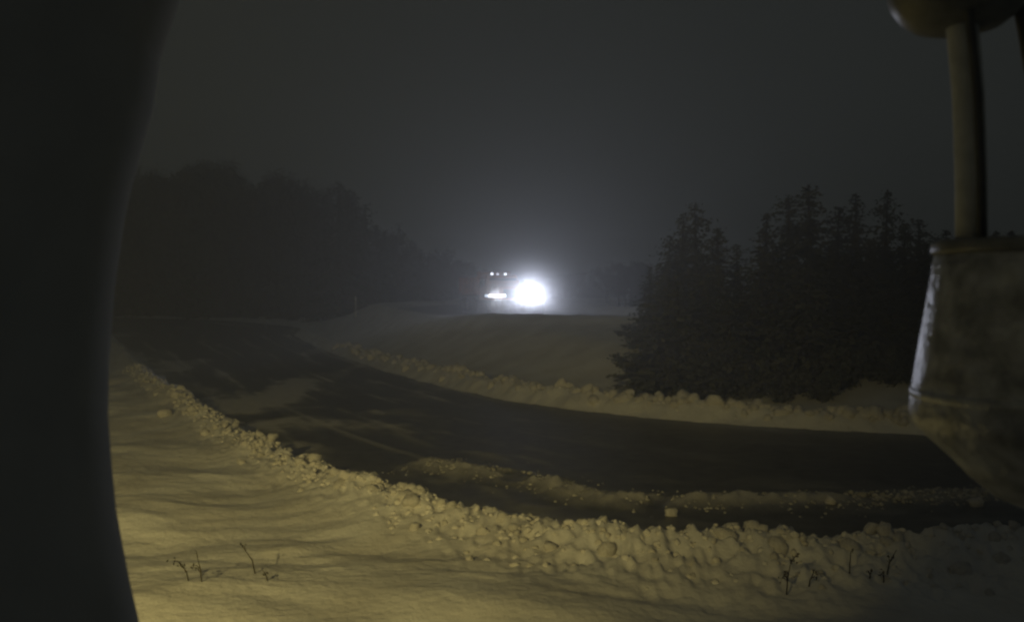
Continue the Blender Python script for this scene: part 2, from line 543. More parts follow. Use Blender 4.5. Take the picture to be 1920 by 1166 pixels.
def snowbank(name, label, L, x0, x1, side, n_lump, rmin, rmax, spread, n_crumb, off0):
    P = along(L, x0, x1)
    cr = []
    for k in range(n_crumb):
        p, nrm = P[rng.choice(len(P))]
        o_ = off0 + max(-1.1, min(1.1, random.gauss(0, 0.55))) * spread * 1.5
        if side > 0 and p[0] > -1.5 and random.random() < 0.35:
            o_ += random.uniform(0, 1.0)
        x, y = p + nrm * o_ * side
        cr.append((x, y, H(x, y) - 0.02, random.uniform(0.025, 0.07)))
    root = thing(name, label, 'snowbank', (0, 0, 0))
    c = link('snow_crumbs', crumbs_mesh('snow_crumbs', cr, M_LUMP), M_LUMP, root, 'stuff')
    w = np.array([1.0 / (4 + np.linalg.norm(p[0])) for p in P])
    w /= w.sum()
    for k in range(n_lump):
        p, nrm = P[rng.choice(len(P), p=w)]
        o_ = random.gauss(off0, spread)
        if side > 0 and p[0] > -1 and random.random() < 0.3:
            o_ += random.uniform(0, 1.2)
        x, y = p + nrm * o_ * side
        d = math.hypot(x, y)
        far_ = o_ > 0.75 and side > 0
        r = (0.6 if far_ else 1.0) * random.uniform(rmin, rmax) * random.choice((0.6, 0.8, 1, 1, 1.25))
        lump_at(x, y, H(x, y) + r * random.uniform(-0.25, 0.25), r, root)
    return root

snowbank('snowbank', 'lumpy ploughed snowbank along near edge of the ramp, lit amber', NL, -14.5, 8.5, 1, 298, 0.06, 0.12, 0.27, 3200, 0.05)
snowbank('snowbank', 'low ploughed snowbank along far edge of the ramp, below the conifers', FL, -10.5, 13.5, -1, 290, 0.11, 0.22, 0.2, 900, 0.75)

P = along(WL, -5, 12)
pts = []
for k in range(2600):
    i = int(len(P) * random.random() ** 1.9)
    p, nrm = P[min(i, len(P) - 1)]
    s = random.gauss(0, 0.22 + 0.2 * random.random())
    q_ = p + nrm * s
    if fbm(np.array([q_[0] * 1.4 + 8]), np.array([q_[1] * 1.4]), 3)[0] < 0.36:
        continue
    pts.append((p[0] + nrm[0] * s, p[1] + nrm[1] * s, 0.085 * math.exp(-(s / 0.4) ** 2) * random.uniform(0.5, 1.1), random.uniform(0.018, 0.06) * (1.2 - min(1, abs(s) / 0.8) * 0.6)))
w = link('slush_windrow', crumbs_mesh('slush_windrow', pts, M_SLUSH), M_SLUSH, kind='stuff')
tag(w, 'broken line of grey slush left along the near lane of the ramp', 'slush')

# single chunks that can be told apart
CH = [(450, 797, 0.13, 'small pale snow chunk lying on the ramp just beyond the left bank'),
      (1560, 942, 0.15, 'snow chunk lying alone on the dark ramp, right of the slush line'),
      (1262, 962, 0.12, 'snow chunk between the slush line and the near bank'),
      (803, 868, 0.10, 'small snow chunk at the left tip of the slush line'),
      (305, 772, 0.20, 'leftmost big snow chunk on the lit slope by the black housing'),
      (912, 938, 0.13, 'peaked snow chunk standing proud on the near bank crest'),
      (1835, 945, 0.14, 'snow chunk on dark ramp farthest to the right')]
for px, py, r, lab in CH:
    z = 0.05
    if py in (772, 938):
        d = 2.95 * F_PX / (py - HOR)
    else:
        d = (CAM_Z - 0.05) * F_PX / (py - HOR)
    x = (px - CX) / F_PX * d
    zz = max(H(x, d), 0.01)
    o = link('snow_chunk', random.choice(LUMPS))
    o.location = (x, d, zz + r * 0.35)
    o.scale = (r * 1.2, r * 0.9, r * 0.8)
    o.rotation_euler = (0, 0, random.uniform(0, 6))
    tag(o, lab, 'snow chunk', 'loose snow chunks')

# ---------------------------------------------------------------- trees
def quads_from(cent, u, v):
    n = len(cent)
    co = np.empty((n, 4, 3))
    co[:, 0], co[:, 1], co[:, 2], co[:, 3] = cent - u, cent - 0.25 * u + v, cent + u, cent - 0.25 * u - v
    return co.reshape(-1, 3), np.arange(n * 4).reshape(n, 4)

def conifer_meshes(k, gappy=0.25, slim=0.26, power=0.8):
    """unit-height conifer; crown of drooping branch sprays"""
    rs = np.random.default_rng(100 + k)
    bm = bmesh.new()
    lean = rs.normal(0, 0.012, 2)
    tube(bm, [(0, 0, -0.06), (lean[0], lean[1], 0.5), (2 * lean[0], 2 * lean[1], 0.985)], [0.022, 0.013, 0.002], 7)
    tm = bpy.data.meshes.new('trunk')
    bm.to_mesh(tm)
    bm.free()
    tm.materials.append(M_BARK)
    cents, us, vs = [], [], []
    z = 0.03
    while z < 0.985:
        prof = slim * (1 - z) ** power + 0.010
        prof *= 0.75 + 0.5 * rs.random()
        nb_ = int(7 + 5 * (1 - z))
        for b in range(nb_):
            if rs.random() < gappy * 0.6:
                continue
            a = rs.random() * 6.283
            L = prof * (0.65 + 0.55 * rs.random())
            rise = 0.18 if z > 0.8 else (0.02 - 0.25 * (1 - z) * rs.random())
            ns = max(3, int(L / 0.017))
            t = (np.arange(ns) + rs.random(ns) * 0.8) / ns
            rad_ = L * t
            c = np.stack([np.cos(a) * rad_, np.sin(a) * rad_, z + rise * rad_ - 0.35 * L * t ** 2 + 0.2 * L * t ** 4], 1)
            c[:, :2] += lean * 2 * z
            c += rs.normal(0, 0.009, c.shape)
            dirv = np.array([np.cos(a), np.sin(a), rise - 0.3])
            sz = (0.018 + 0.022 * rs.random(ns)) * (1.1 - 0.45 * t) * (1.05 - 0.55 * z)
            uu = (dirv + rs.normal(0, 0.55, (ns, 3)))
            uu /= np.linalg.norm(uu, axis=1)[:, None]
            vv = np.cross(uu, rs.normal(0, 1, (ns, 3)))
            vv /= np.linalg.norm(vv, axis=1)[:, None] + 1e-6
            cents.append(c)
            us.append(uu * sz[:, None])
            vs.append(vv * sz[:, None] * 0.5)
        z += 0.016 + 0.016 * rs.random()
    co, f = quads_from(np.vstack(cents), np.vstack(us), np.vstack(vs))
    cm = np_mesh('crown', co, f, False)
    cm.materials.append(M_NEEDLE)
    return tm, cm

def bare_meshes(k):
    """unit-height bare broadleaf: limbs (trunk) and a haze of twigs (crown)"""
    rs = np.random.default_rng(300 + k)
    bm = bmesh.new()
    tube(bm, [(0, 0, -0.04), (0.01, 0, 0.3), (0.0, 0.02, 0.62), (0.02, 0.0, 0.9)], [0.02, 0.016, 0.009, 0.002], 7)
    tips = []
    for i in range(16):
        z = 0.25 + 0.6 * i / 16
        a = rs.random() * 6.28
        L = (0.34 - 0.22 * abs(z - 0.45)) * (0.7 + 0.5 * rs.random())
        p0 = np.array([0.01, 0.01, z])
        p1 = p0 + np.array([math.cos(a) * L * .5, math.sin(a) * L * .5, L * .42])
        p2 = p0 + np.array([math.cos(a) * L * .85, math.sin(a) * L * .85, L * .95])
        tube(bm, [p0, p1, p2], [0.008, 0.005, 0.0015], 5)
        for q in range(14):
            t = 0.25 + 0.75 * rs.random()
            tips.append(p0 * (1 - t) ** 2 + 2 * p1 * t * (1 - t) + p2 * t * t)
    for q in range(30):
        tips.append(np.array([0.01, 0.01, 0.5 + 0.45 * rs.random()]))
    tm = bpy.data.meshes.new('trunk')
    bm.to_mesh(tm)
    bm.free()
    tm.materials.append(M_BARK)
    tips = np.array(tips)
    n = 9
    c = np.repeat(tips, n, 0) + rs.normal(0, 0.035, (len(tips) * n, 3))
    u = rs.normal(0, 1, c.shape) + np.array([0, 0, 0.8])
    u /= np.linalg.norm(u, axis=1)[:, None]
    v = np.cross(u, rs.normal(0, 1, c.shape))
    v /= np.linalg.norm(v, axis=1)[:, None]
    L = 0.02 + 0.035 * rs.random(len(c))
    co, f = quads_from(c, u * L[:, None], v * 0.005)
    c = np_mesh('crown', co, f, False)
    c.materials.append(M_TWIG)
    c['kind'] = 'stuff'
    return tm, c

def bush_meshes(k):
    rs = np.random.default_rng(500 + k)
    bm = bmesh.new()
    tips = []
    for i in range(11):
        a = rs.random() * 6.28
        s = 0.25 + 0.45 * rs.random()
        p1 = np.array([math.cos(a) * s * .4, math.sin(a) * s * .4, .5])
        p2 = np.array([math.cos(a) * s, math.sin(a) * s, .7 + .3 * rs.random()])
        tube(bm, [(0, 0, -.1), p1, p2], [0.025, 0.016, 0.004], 5)
        for q in range(12):
            t = rs.random()
            tips.append(2 * p1 * t * (1 - t) + p2 * t * t)
    tm = bpy.data.meshes.new('stems')
    bm.to_mesh(tm)
    bm.free()
    tm.materials.append(M_BARK)
    tips = np.array(tips)
    c = np.repeat(tips, 9, 0) + rs.normal(0, 0.09, (len(tips) * 9, 3))
    u = rs.normal(0, 1, c.shape)
    u /= np.linalg.norm(u, axis=1)[:, None]
    v = np.cross(u, rs.normal(0, 1, c.shape))
    v /= np.linalg.norm(v, axis=1)[:, None]
    L = 0.04 + 0.05 * rs.random(len(c))
    co, f = quads_from(c, u * L[:, None], v * L[:, None] * 0.45)
    cm = np_mesh('foliage', co, f, False)
    cm.materials.append(M_NEEDLE)
    return tm, cm

CON = [conifer_meshes(k, 0.12 + 0.10 * (k % 3), 0.23 + 0.03 * (k % 4), (0.62, 0.5, 0.9, 0.55)[k % 4]) for k in range(8)]
BARE = [bare_meshes(k) for k in range(5)]
BUSH = [bush_meshes(k) for k in range(4)]

def plant(kind, meshes, x, y, h, wide, label, cat, group, names=('trunk', 'crown')):
    r = thing(kind, label, cat, (x, y, H(x, y) - 0.05), random.uniform(0, 6.28), group)
    r.scale = (h * wide, h * wide, h)
    for nm, me in zip(names, meshes):
        link(nm, me, None, r)
    return r

# the row of conifers right of the truck, one by one: photo column, photo row of the tip, distance, width, label
RIGHT = [
    (1222, 500, 34, 1.2, 'low leftmost conifer of the right row, nearest the truck lights'),
    (1248, 445, 33, 1.1, 'short dark conifer left of the pair of pointed tips'),
    (1270, 400, 32, 1.0, 'left one of the pair of pointed conifers at the left end of the row'),
    (1312, 383, 31, 1.0, 'right one of the pair of pointed conifers at the left end of the row'),
    (1350, 428, 30, 1.2, 'broad conifer stepping down right of the pointed pair'),
    (1384, 458, 31, 1.25, 'lowest conifer in the dip of the row left of the tallest tree'),
    (1432, 402, 30, 1.25, 'wide conifer with limbs reaching left beside the tallest tree'),
    (1484, 366, 30, 1.0, 'slim pointed conifer just left of the tallest tree'),
    (1522, 343, 29, 1.25, 'tallest ragged conifer in the row right of the truck'),
    (1562, 392, 31, 1.25, 'conifer in the notch right of the tallest tree'),
    (1612, 362, 30, 1.0, 'left one of two sharp spires right of the tallest conifer'),
    (1652, 360, 29.5, 0.85, 'right one of two sharp spires right of the tallest conifer'),
    (1690, 420, 29, 1.2, 'lower conifer right of the two sharp spires'),
    (1728, 410, 30, 1.15, 'blunt conifer just left of the slim grey sensor tube'),
    (1768, 432, 29, 1.2, 'conifer standing behind the slim grey sensor tube'),
]
for i, (px, py, d, wd, lab) in enumerate(RIGHT):
    x = (px - CX) / F_PX * d
    h = CAM_Z + (HOR - py) / F_PX * d - H(x, d) + 0.1
    plant('conifer', CON[i % 8], x, d, h, wd * 1.15, lab, 'conifer tree', 'conifers in the row right of the truck')
gl = 'dark conifer lost among others behind the steel sensor canister'
for i in range(7):
    px = 1810 + 46 * i
    d = random.uniform(28, 33)
    x = (px - CX) / F_PX * d
    plant('conifer', CON[(i * 3) % 8], x, d, CAM_Z + (HOR - 440 + random.uniform(-15, 15)) / F_PX * d - H(x, d), 1.35, gl, 'conifer tree', 'conifers behind the canister')
gl = 'young dark conifer filling the shade below the right tree row'
for i in range(22):
    px = 1235 + 30 * i + random.uniform(-12, 12)
    d = random.uniform(26.2, 29)
    x = (px - CX) / F_PX * d
    plant('young_conifer', CON[random.randrange(8)], x, d, random.uniform(2.6, 4.0), 1.7, gl, 'young conifer', 'young conifers under the right row')
gl = 'low dark bush at the foot of the right conifer row'
for i in range(16):
    px = 1215 + 42 * i + random.uniform(-14, 14)
    d = random.uniform(25.0, 26.4) + max(0, (1400 - px) / 60)
    x = (px - CX) / F_PX * d
    plant('bush', BUSH[i % 4], x, d, random.uniform(0.8, 1.4), random.uniform(1.1, 1.5), gl, 'bush', 'bushes along the right row', ('stems', 'foliage'))

gl = 'scattered low scrub on the snow left of the right conifer row'
for i in range(12):
    px = 1165 + 7 * i + random.uniform(-8, 8)
    d = 36 - (px - 1150) / 12 + random.uniform(-2, 2)
    x = (px - CX) / F_PX * d
    plant('bush', BUSH[i % 4], x, d, random.uniform(0.4, 0.9) * (0.45 + (px - 1150) / 110), random.uniform(1.0, 1.6), gl, 'bush', 'scrub left of the right row', ('stems', 'foliage'))

# left wood, far behind the ramp
def ok(x, y):
    a = np.array([x]), np.array([y])
    return abs(sdist(*a, ML)[0]) > 9 and sdist(*a, FL)[0] < -2.5
LTOP = [(150, 335), (240, 340), (290, 325), (330, 335), (365, 322), (410, 312), (450, 352), (500, 345), (520, 335), (560, 350), (600, 345), (645, 340), (675, 372), (700, 420), (740, 440), (790, 462), (830, 480), (870, 495), (900, 510)]
def ltop(px):
    return float(np.interp(px, [p[0] for p in LTOP], [p[1] for p in LTOP]))
gb = 'bare broadleaf tree within the dark wood on the left'
gc = 'dark conifer within the wood on the left'
n = 0
for row, (d0, d1, step) in enumerate(((106, 116, 17), (118, 130, 20), (132, 150, 24))):
    px = 120
    while px < 648:
        px += step * random.uniform(0.7, 1.3)
        d = random.uniform(d0, d1)
        x = (px - CX) / F_PX * d
        if not ok(x, d):
            d += 14
            x = (px - CX) / F_PX * d
            if not ok(x, d):
                continue
        top = ltop(px) + (random.uniform(0, 26) if row == 0 else random.uniform(-4, 14))
        h = CAM_Z + (HOR - top) / F_PX * d - H(x, d)
        if px > 585:
            plant('conifer', CON[random.randrange(8)], x, d, h, random.uniform(0.7, 0.9), gc, 'conifer tree', 'conifers of the left wood')
        elif row == 1 or random.random() < 0.45:
            plant('conifer', CON[random.randrange(8)], x, d, h, random.uniform(0.95, 1.3), gc, 'conifer tree', 'conifers of the left wood')
        else:
            plant('bare_tree', BARE[random.randrange(5)], x, d, h, random.uniform(0.9, 1.2), gb, 'bare tree', 'bare trees of the left wood')
gl = 'low brush along the foot of the dark wood on the left'
px = 130
while px < 700:
    px += random.uniform(14, 24)
    d = random.choice([96, 104, 110])
    for _ in range(12):
        d += 2.5
        if ok((px - CX) / F_PX * d, d):
            break
    x = (px - CX) / F_PX * d
    if ok(x, d):
        plant('bush', BUSH[random.randrange(4)], x, d, random.uniform(2.2, 4.0), random.uniform(1.0, 1.4), gl, 'bush', 'brush under the left wood', ('stems', 'foliage'))
def far_tree(px, ytop, dists, label, group, wide):
    for d in dists:
        d += random.uniform(-3, 3)
        x = (px - CX) / F_PX * d
        a = np.array([x]), np.array([d])
        if abs(sdist(*a, ML)[0]) > 7.5 and sdist(*a, FL)[0] < -2.5:
            h = CAM_Z + (HOR - ytop) / F_PX * d - H(x, d)
            if random.random() < 0.35:
                plant('bare_tree', BARE[random.randrange(5)], x, d, h, wide, label, 'tree', group)
            else:
                plant('conifer', CON[random.randrange(8)], x, d, h, wide, label, 'tree', group)
            return
px = 630
while px < 915:
    px += random.uniform(7, 13)
    far_tree(px, ltop(px) + random.uniform(-6, 10), random.choice([(92, 99, 106, 114, 125), (104, 112, 120, 130), (122, 132, 145)]),
             'tree in the dark treeline sloping down left of the truck', 'trees sloping down left of the truck', 0.9 if px < 770 else 1.3)
px = 690
while px < 900:
    px += random.uniform(9, 16)
    far_tree(px, 540 + random.uniform(-16, 14), (88, 94, 100, 108), 'low scrubby tree just behind the snow island left of the truck', 'scrub behind the snow island', 2.2)
px = 905
while px < 1300:
    px += random.uniform(8, 15)
    far_tree(px, float(np.interp(px, [900, 1000, 1080, 1140, 1300], [512, 525, 520, 505, 480])) + random.uniform(-8, 6), (100, 112, 125, 140, 160),
             'far hazy tree on the low skyline behind the truck', 'far trees behind the truck', 1.6)

# ---------------------------------------------------------------- plough truck with its lights on
truck = thing('plow_truck', 'snowplow truck facing the camera with one blinding headlight, far behind the snow island', 'truck', (0.0, 55, MAIN_Z + 0.02), R(20))
def tp(name, fn, m, parent=None):
    bm = bmesh.new()
    fn(bm)
    return link(name, bm, m, parent or truck)
def b_(c, s, bv=0.03, rot=None):
    return lambda bm: box(bm, c, s, bv, rot)
tp('chassis', b_((0, 3.9, 0.72), (0.95, 7.2, 0.28)), M_BLACK)
def hood(bm):
    box(bm, (0, 0.85, 1.32), (1.75, 1.5, 0.85), 0.12)
tp('hood', hood, M_ORANGE)
cab = tp('cab', lambda bm: (box(bm, (0, 2.45, 1.52), (2.25, 1.7, 1.25), 0.08), box(bm, (0, 2.55, 2.24), (2.12, 1.5, 0.5), 0.16)), M_ORANGE)
tp('windshield', b_((0, 1.70, 2.02), (1.8, 0.09, 0.52), 0.02, None), M_GLASS, cab)
for s in (-1, 1):
    tp('side_window', b_((s * 1.105, 2.5, 1.98), (0.05, 0.9, 0.5), 0.015), M_GLASS, cab)
    tp('door', b_((s * 1.13, 2.5, 1.40), (0.03, 1.1, 0.7), 0.01), M_ORANGE, cab)
gr = tp('grille', b_((0, 0.085, 1.30), (1.05, 0.06, 0.55), 0.02), M_BLACK)
for k in range(6):
    tp('grille_bar', b_((0, 0.045, 1.08 + 0.088 * k), (0.98, 0.03, 0.022), 0.005), M_STEEL, gr)
tp('bumper', b_((0, -0.02, 0.72), (2.3, 0.22, 0.3), 0.05), M_STEEL)
for s in (-1, 1):
    tp('fender', b_((s * 0.98, 0.95, 1.02), (0.42, 1.45, 0.34), 0.12), M_ORANGE)
def wheel(x, y, w):
    bm = bmesh.new()
    prof = [(0.30, -w / 2), (0.47, -w / 2), (0.52, -w / 2 + 0.05), (0.52, w / 2 - 0.05), (0.47, w / 2), (0.30, w / 2)]
    lathe(bm, prof, 28)
    bmesh.ops.rotate(bm, verts=bm.verts, matrix=Matrix.Rotation(R(90), 3, 'Y'))
    bmesh.ops.translate(bm, verts=bm.verts, vec=(x, y, 0.52))
    wh = link('wheel', bm, M_BLACK, truck)
    bm = bmesh.new()
    lathe(bm, [(0.28, -w / 2 - 0.01), (0.24, w / 2 + 0.01)], 20)
    bmesh.ops.rotate(bm, verts=bm.verts, matrix=Matrix.Rotation(R(90), 3, 'Y'))
    bmesh.ops.translate(bm, verts=bm.verts, vec=(x, y, 0.52))
    link('rim', bm, M_STEEL, wh)
for s in (-1, 1):
    wheel(s * 1.0, 0.95, 0.3)
    wheel(s * 0.95, 5.4, 0.5)
    wheel(s * 0.95, 6.6, 0.5)
def dump(bm):
    box(bm, (0, 5.4, 1.25), (2.3, 3.9, 0.14), 0.02)
    for s in (-1, 1):
        box(bm, (s * 1.17, 5.4, 1.86), (0.08, 3.9, 1.08), 0.02)
        for k in range(5):
            box(bm, (s * 1.235, 3.75 + 0.85 * k, 1.86), (0.06, 0.12, 1.0), 0.01)
    box(bm, (0, 3.47, 2.0), (2.26, 0.08, 1.4), 0.02)
    box(bm, (0, 7.31, 1.86), (2.26, 0.08, 1.06), 0.02)
tp('dump_body', dump, M_ORANGE)
def blade(bm):
    n = 10
    rows = []
    for k in range(n + 1):
        a = R(-50 + 100 * k / n)
        y, z = -0.95 - 0.32 * math.cos(a) + 0.2, 0.50 + 0.5 * math.sin(a)
        rows.append([bm.verts.new((x, y - 0.22 * x, z)) for x in (-1.6, 1.6)] + [bm.verts.new((x, y + 0.05 - 0.22 * x, z)) for x in (1.6, -1.6)])
    for a, b in zip(rows[:-1], rows[1:]):
        for k in range(4):
            bm.faces.new((a[k], a[(k + 1) % 4], b[(k + 1) % 4], b[k]))
    bm.faces.new(rows[0])
    bm.faces.new(rows[-1][::-1])
tp('plow_blade', blade, M_STEEL)
for s in (-1, 1):
    tp('push_arm', lambda bm, s=s: tube(bm, [(s * 0.45, -0.05, 0.6), (s * 0.5, -0.86, 0.42)], 0.05, 8), M_STEEL)
    tp('mirror', lambda bm, s=s: (box(bm, (s * 1.38, 1.55, 1.95), (0.2, 0.08, 0.42), 0.03), tube(bm, [(s * 1.1, 1.7, 1.75), (s * 1.38, 1.58, 1.8)], 0.02, 6)), M_BLACK)
def disc(bm, x, y, z, r, th=0.06, sx=1.0):
    lathe(bm, [(r * 0.82, 0), (r, 0.012), (r, th)], 24)
    bmesh.ops.rotate(bm, verts=bm.verts, matrix=Matrix.Rotation(R(-90), 3, 'X'))
    for v in bm.verts:
        v.co.x *= sx
    bmesh.ops.translate(bm, verts=bm.verts, vec=(x, y, z))
HX, HZ = 1.12, 1.17
hl = bmesh.new()
lathe(hl, [(0.12, 0.30), (0.27, 0.08), (0.30, -0.02), (0.285, -0.02)], 28, True, False)
bmesh.ops.rotate(hl, verts=hl.verts, matrix=Matrix.Rotation(R(-90), 3, 'X'))
bmesh.ops.translate(hl, verts=hl.verts, vec=(HX, -0.1, HZ))
lamp_r = link('headlight', hl, M_BLACK, truck)
lamp_r['label'] = 'blinding round headlight'
tp('lens', lambda bm: disc(bm, HX, -0.10, HZ, 0.235), M_LENS, lamp_r)
tp('lamp_bracket', lambda bm: tube(bm, [(HX - 0.1, 0.05, 0.8), (HX, 0.12, HZ)], 0.04, 8), M_STEEL)
lb = tp('light_bar', b_((-1.12, -0.02, HZ), (1.42, 0.12, 0.2), 0.03), M_BLACK)
lb['label'] = 'long horizontal white light bar'
for k in range(5):
    o = tp('lens', b_((-1.68 + 0.27 * k, -0.09, HZ), (0.25, 0.04, 0.13), 0.015), M_LENS3 if k == 0 else M_LENS2, lb)
tp('lamp_bracket', lambda bm: tube(bm, [(-0.9, 0.08, 0.8), (-1.0, 0.04, HZ - 0.07)], 0.04, 8), M_STEEL)
for k, x in enumerate((-0.47, -0.07, 0.45)):
    o = tp('marker_light', lambda bm: (box(bm, (x, 2.6, 2.53), (0.22, 0.18, 0.10), 0.03),), M_BLACK)
    tp('lens', lambda bm: disc(bm, x, 2.49, 2.535, 0.085, 0.03), M_MARK2 if k == 1 else M_MARK, o)

def spot(name, parent, loc, target, watts, angle, blend, col, size):
    d = bpy.data.lights.new(name, 'SPOT')
    d.energy = watts
    d.spot_size = R(angle)
    d.spot_blend = blend
    d.color = col
    d.shadow_soft_size = size
    o = bpy.data.objects.new(name, d)
    C.objects.link(o)
    o.location = loc
    v = Vector(target) - Vector(loc)
    o.rotation_euler = v.to_track_quat('-Z', 'Y').to_euler()
    return o
Tm = Matrix.Translation(truck.location) @ Matrix.Rotation(R(20), 4, 'Z')
spot('headlight_beam', None, Tm @ Vector((HX, -0.2, HZ)), (0.3, 0, 2.6), HEAD_W, 80, 0.6, (0.78, 0.82, 1.0), 0.12)
spot('light_bar_beam', None, Tm @ Vector((-1.05, -0.2, HZ)), (-4, 0, 2.6), BAR_W, 80, 0.6, (0.86, 0.9, 1.0), 0.15)

# ---------------------------------------------------------------- delineator posts
def post(px, py, d, h, label):
    x = (px - CX) / F_PX * d
    r = thing('delineator_post', label, 'marker post', (x, d, H(x, d) - 0.1), 0, 'roadside marker posts')
    bm = bmesh.new()
    box(bm, (0, 0, (h + 0.1) / 2), (0.10, 0.03, h + 0.1), 0.008)
    link('post', bm, M_GALV, r)
    bm = bmesh.new()
    box(bm, (0, -0.022, h - 0.12), (0.09, 0.014, 0.22), 0.004)
    link('reflector', bm, M_REFL, r)
post(667, 590, 66, 1.6, 'thin marker post at the back edge of the snow island')
post(497, 630, 84, 1.3, 'thin marker post beyond the bend of the ramp on the left')

# ---------------------------------------------------------------- dead weeds poking through the snow
def weed(px, py, h, lean, twigs, label):
    d = (CAM_Z - 0.5) * F_PX / (py - HOR)
    for _ in range(4):
        x = (px - CX) / F_PX * d
        d = (CAM_Z - H(x, d)) * F_PX / (py - HOR)
    r = thing('dead_weed', label, 'weed', (x, d, H(x, d) - 0.04), 0, 'dead weeds in the foreground snow')
    bm = bmesh.new()
    top = Vector((lean * h, random.uniform(-.1, .1) * h, h))
    mid = top * 0.5 + Vector((-lean * h * 0.18, 0, 0.05 * h))
    tube(bm, [(0, 0, -.05), mid, top], [0.009, 0.007, 0.003], 6)
    link('stem', bm, M_WEED, r)
    for k in range(twigs):
        t = random.uniform(0.35, 0.95)
        p = mid * (2 * t * (1 - t)) + top * (t * t)
        bm = bmesh.new()
        q = p + Vector((random.uniform(-.28, .28) * h, random.uniform(-.2, .2) * h, random.uniform(0.05, .25) * h))
        tube(bm, [p, (p + q) / 2 + Vector((0, 0, .02)), q], [0.006, 0.005, 0.002], 5)
        for s in range(5):
            c = q + Vector([random.gauss(0, .018) for _ in range(3)])
            u = Vector([random.gauss(0, 1) for _ in range(3)]).normalized() * 0.022
            v = u.cross(Vector([random.gauss(0, 1) for _ in range(3)])).normalized() * 0.010
            bm.faces.new([bm.verts.new(c - u), bm.verts.new(c + v), bm.verts.new(c + u), bm.verts.new(c - v)])
        link('twig', bm, M_WEED, r)
weed(478, 1078, 0.34, -0.45, 1, 'bare single weed stalk leaning left in the lit snow')
weed(352, 1092, 0.24, -0.5, 3, 'broken weed nearest the black housing')
weed(375, 1094, 0.30, -0.2, 3, 'twiggy weed beside the broken one near the black housing')
weed(500, 1092, 0.16, -0.4, 1, 'short stub of weed right of the bare stalk')
weed(1438, 1075, 0.42, 0.12, 7, 'bushiest dark weed on the right part of the snow')
weed(1498, 1090, 0.20, 0.3, 2, 'short weed right of the bushiest weed')
weed(1582, 1084, 0.26, 0.08, 1, 'straight thin weed midway along the right snow')
weed(1636, 1090, 0.15, 0.2, 2, 'left one of two low weeds close together')
weed(1655, 1090, 0.17, 0.05, 2, 'right one of two low weeds close together')
weed(1672, 1080, 0.32, 0.35, 2, 'weed leaning right beside the two low ones')
weed(1878, 1060, 0.25, 0.2, 1, 'faint thin weed at the right end of the snow')

# ---------------------------------------------------------------- near things on the camera's site
# curved edge of the camera housing, modelled as a bowed column, about a metre away
EDGE = [(-300, 440), (-120, 365), (0, 325), (50, 310), (130, 300), (260, 262), (350, 241), (500, 218), (650, 205), (780, 201), (900, 208), (1000, 217), (1080, 230), (1166, 246), (1400, 300)]
mr, my = 0.30, 1.25
pts_m = []
for py, px in EDGE:
    th = math.atan((px - CX) / F_PX)
    # circle of radius mr with its centre at depth my whose right tangent has azimuth th
    lo, hi = -3.0, 0.5
    for _ in range(40):
        xc = (lo + hi) / 2
        a = math.atan2(xc, my) + math.asin(min(0.99, mr / math.hypot(xc, my)))
        if a < th:
            lo = xc
        else:
            hi = xc
    dt = math.sqrt(max(0.01, xc * xc + my * my - mr * mr)) * math.cos(th)
    pts_m.append((xc, my, CAM_Z - (py - HOR) / F_PX * dt))
pts_m = pts_m[::-1]
x0 = pts_m[0][0]
low = [(x0 + 0.02, my, H(x0, my) - 0.2), (x0 + 0.02, my, 1.0), (x0 + 0.02, my, 2.0)]
top = pts_m[-1]
hi_ = [(top[0] + 0.09, my, top[2] + 0.12), (top[0] + 0.25, my, top[2] + 0.3)]
bm = bmesh.new()
tube(bm, low + pts_m + hi_, mr, 64)
housing = thing('camera_housing', 'thick dark curved camera housing filling the left edge, close to the camera', 'housing', (0, 0, 0))
link('housing_edge', bm, M_HOUSING, housing)
bm = bmesh.new()
lathe(bm, [(0.46, 0), (0.46, 0.05), (0.44, 0.06)], 40)
fl = link('base_flange', bm, M_HOUSING, housing)
fl.location = (x0 + 0.02, my, H(x0, my) - 0.01)

# steel sensor canister on the right with its tube and shield
DS = 1.30
pm = DS / F_PX                     # metres per photo pixel at that distance
AXP = 1960
ax = (AXP - CX) * pm
sensor = thing('weather_sensor', 'mottled steel sensor canister with slim tube and round shield at the right edge', 'weather sensor', (ax, DS, 0))
def zz(py):
    return CAM_Z - (py - HOR) * pm
prof = [(30, 960), (90, 935), (134, 903), (165, 872), (196, 845), (228, 818), (248, 796), (252, 780), (248, 745), (240, 690), (226, 605), (214, 530), (206, 478), (200, 470)]
bm = bmesh.new()
lathe(bm, [(r * pm * 0.925, zz(y)) for r, y in prof], 72, True, False)
can = link('canister', bm, M_GALV, sensor)
bm = bmesh.new()
lathe(bm, [(209 * pm * 0.925, zz(476)), (212 * pm * 0.925, zz(470)), (212 * pm * 0.925, zz(455)), (205 * pm * 0.925, zz(450))], 72)
link('lid', bm, M_SHIELD, can)
bm = bmesh.new()
for yy in (500, 742):
    rr_ = float(np.interp(yy, [470, 530, 605, 690, 745, 780], [200, 214, 226, 240, 248, 252])) * pm * 0.925
    lathe(bm, [(rr_ + 0.0005, zz(yy + 9)), (rr_ + 0.0018, zz(yy + 7)), (rr_ + 0.0018, zz(yy - 7)), (rr_ - 0.001, zz(yy - 9))], 72, False, False)
link('clamp_band', bm, M_GALV, can)
bm = bmesh.new()
tube(bm, [(0, 0, H(ax, DS) - 0.2), (0, 0, zz(955))], 0.02, 16)
link('support_post', bm, M_TUBE, sensor)
def lp(px, py, dd=0.0):
    d = DS + dd
    return ((px - CX) / F_PX * d - ax, dd, CAM_Z - (py - HOR) / F_PX * d)
bm = bmesh.new()
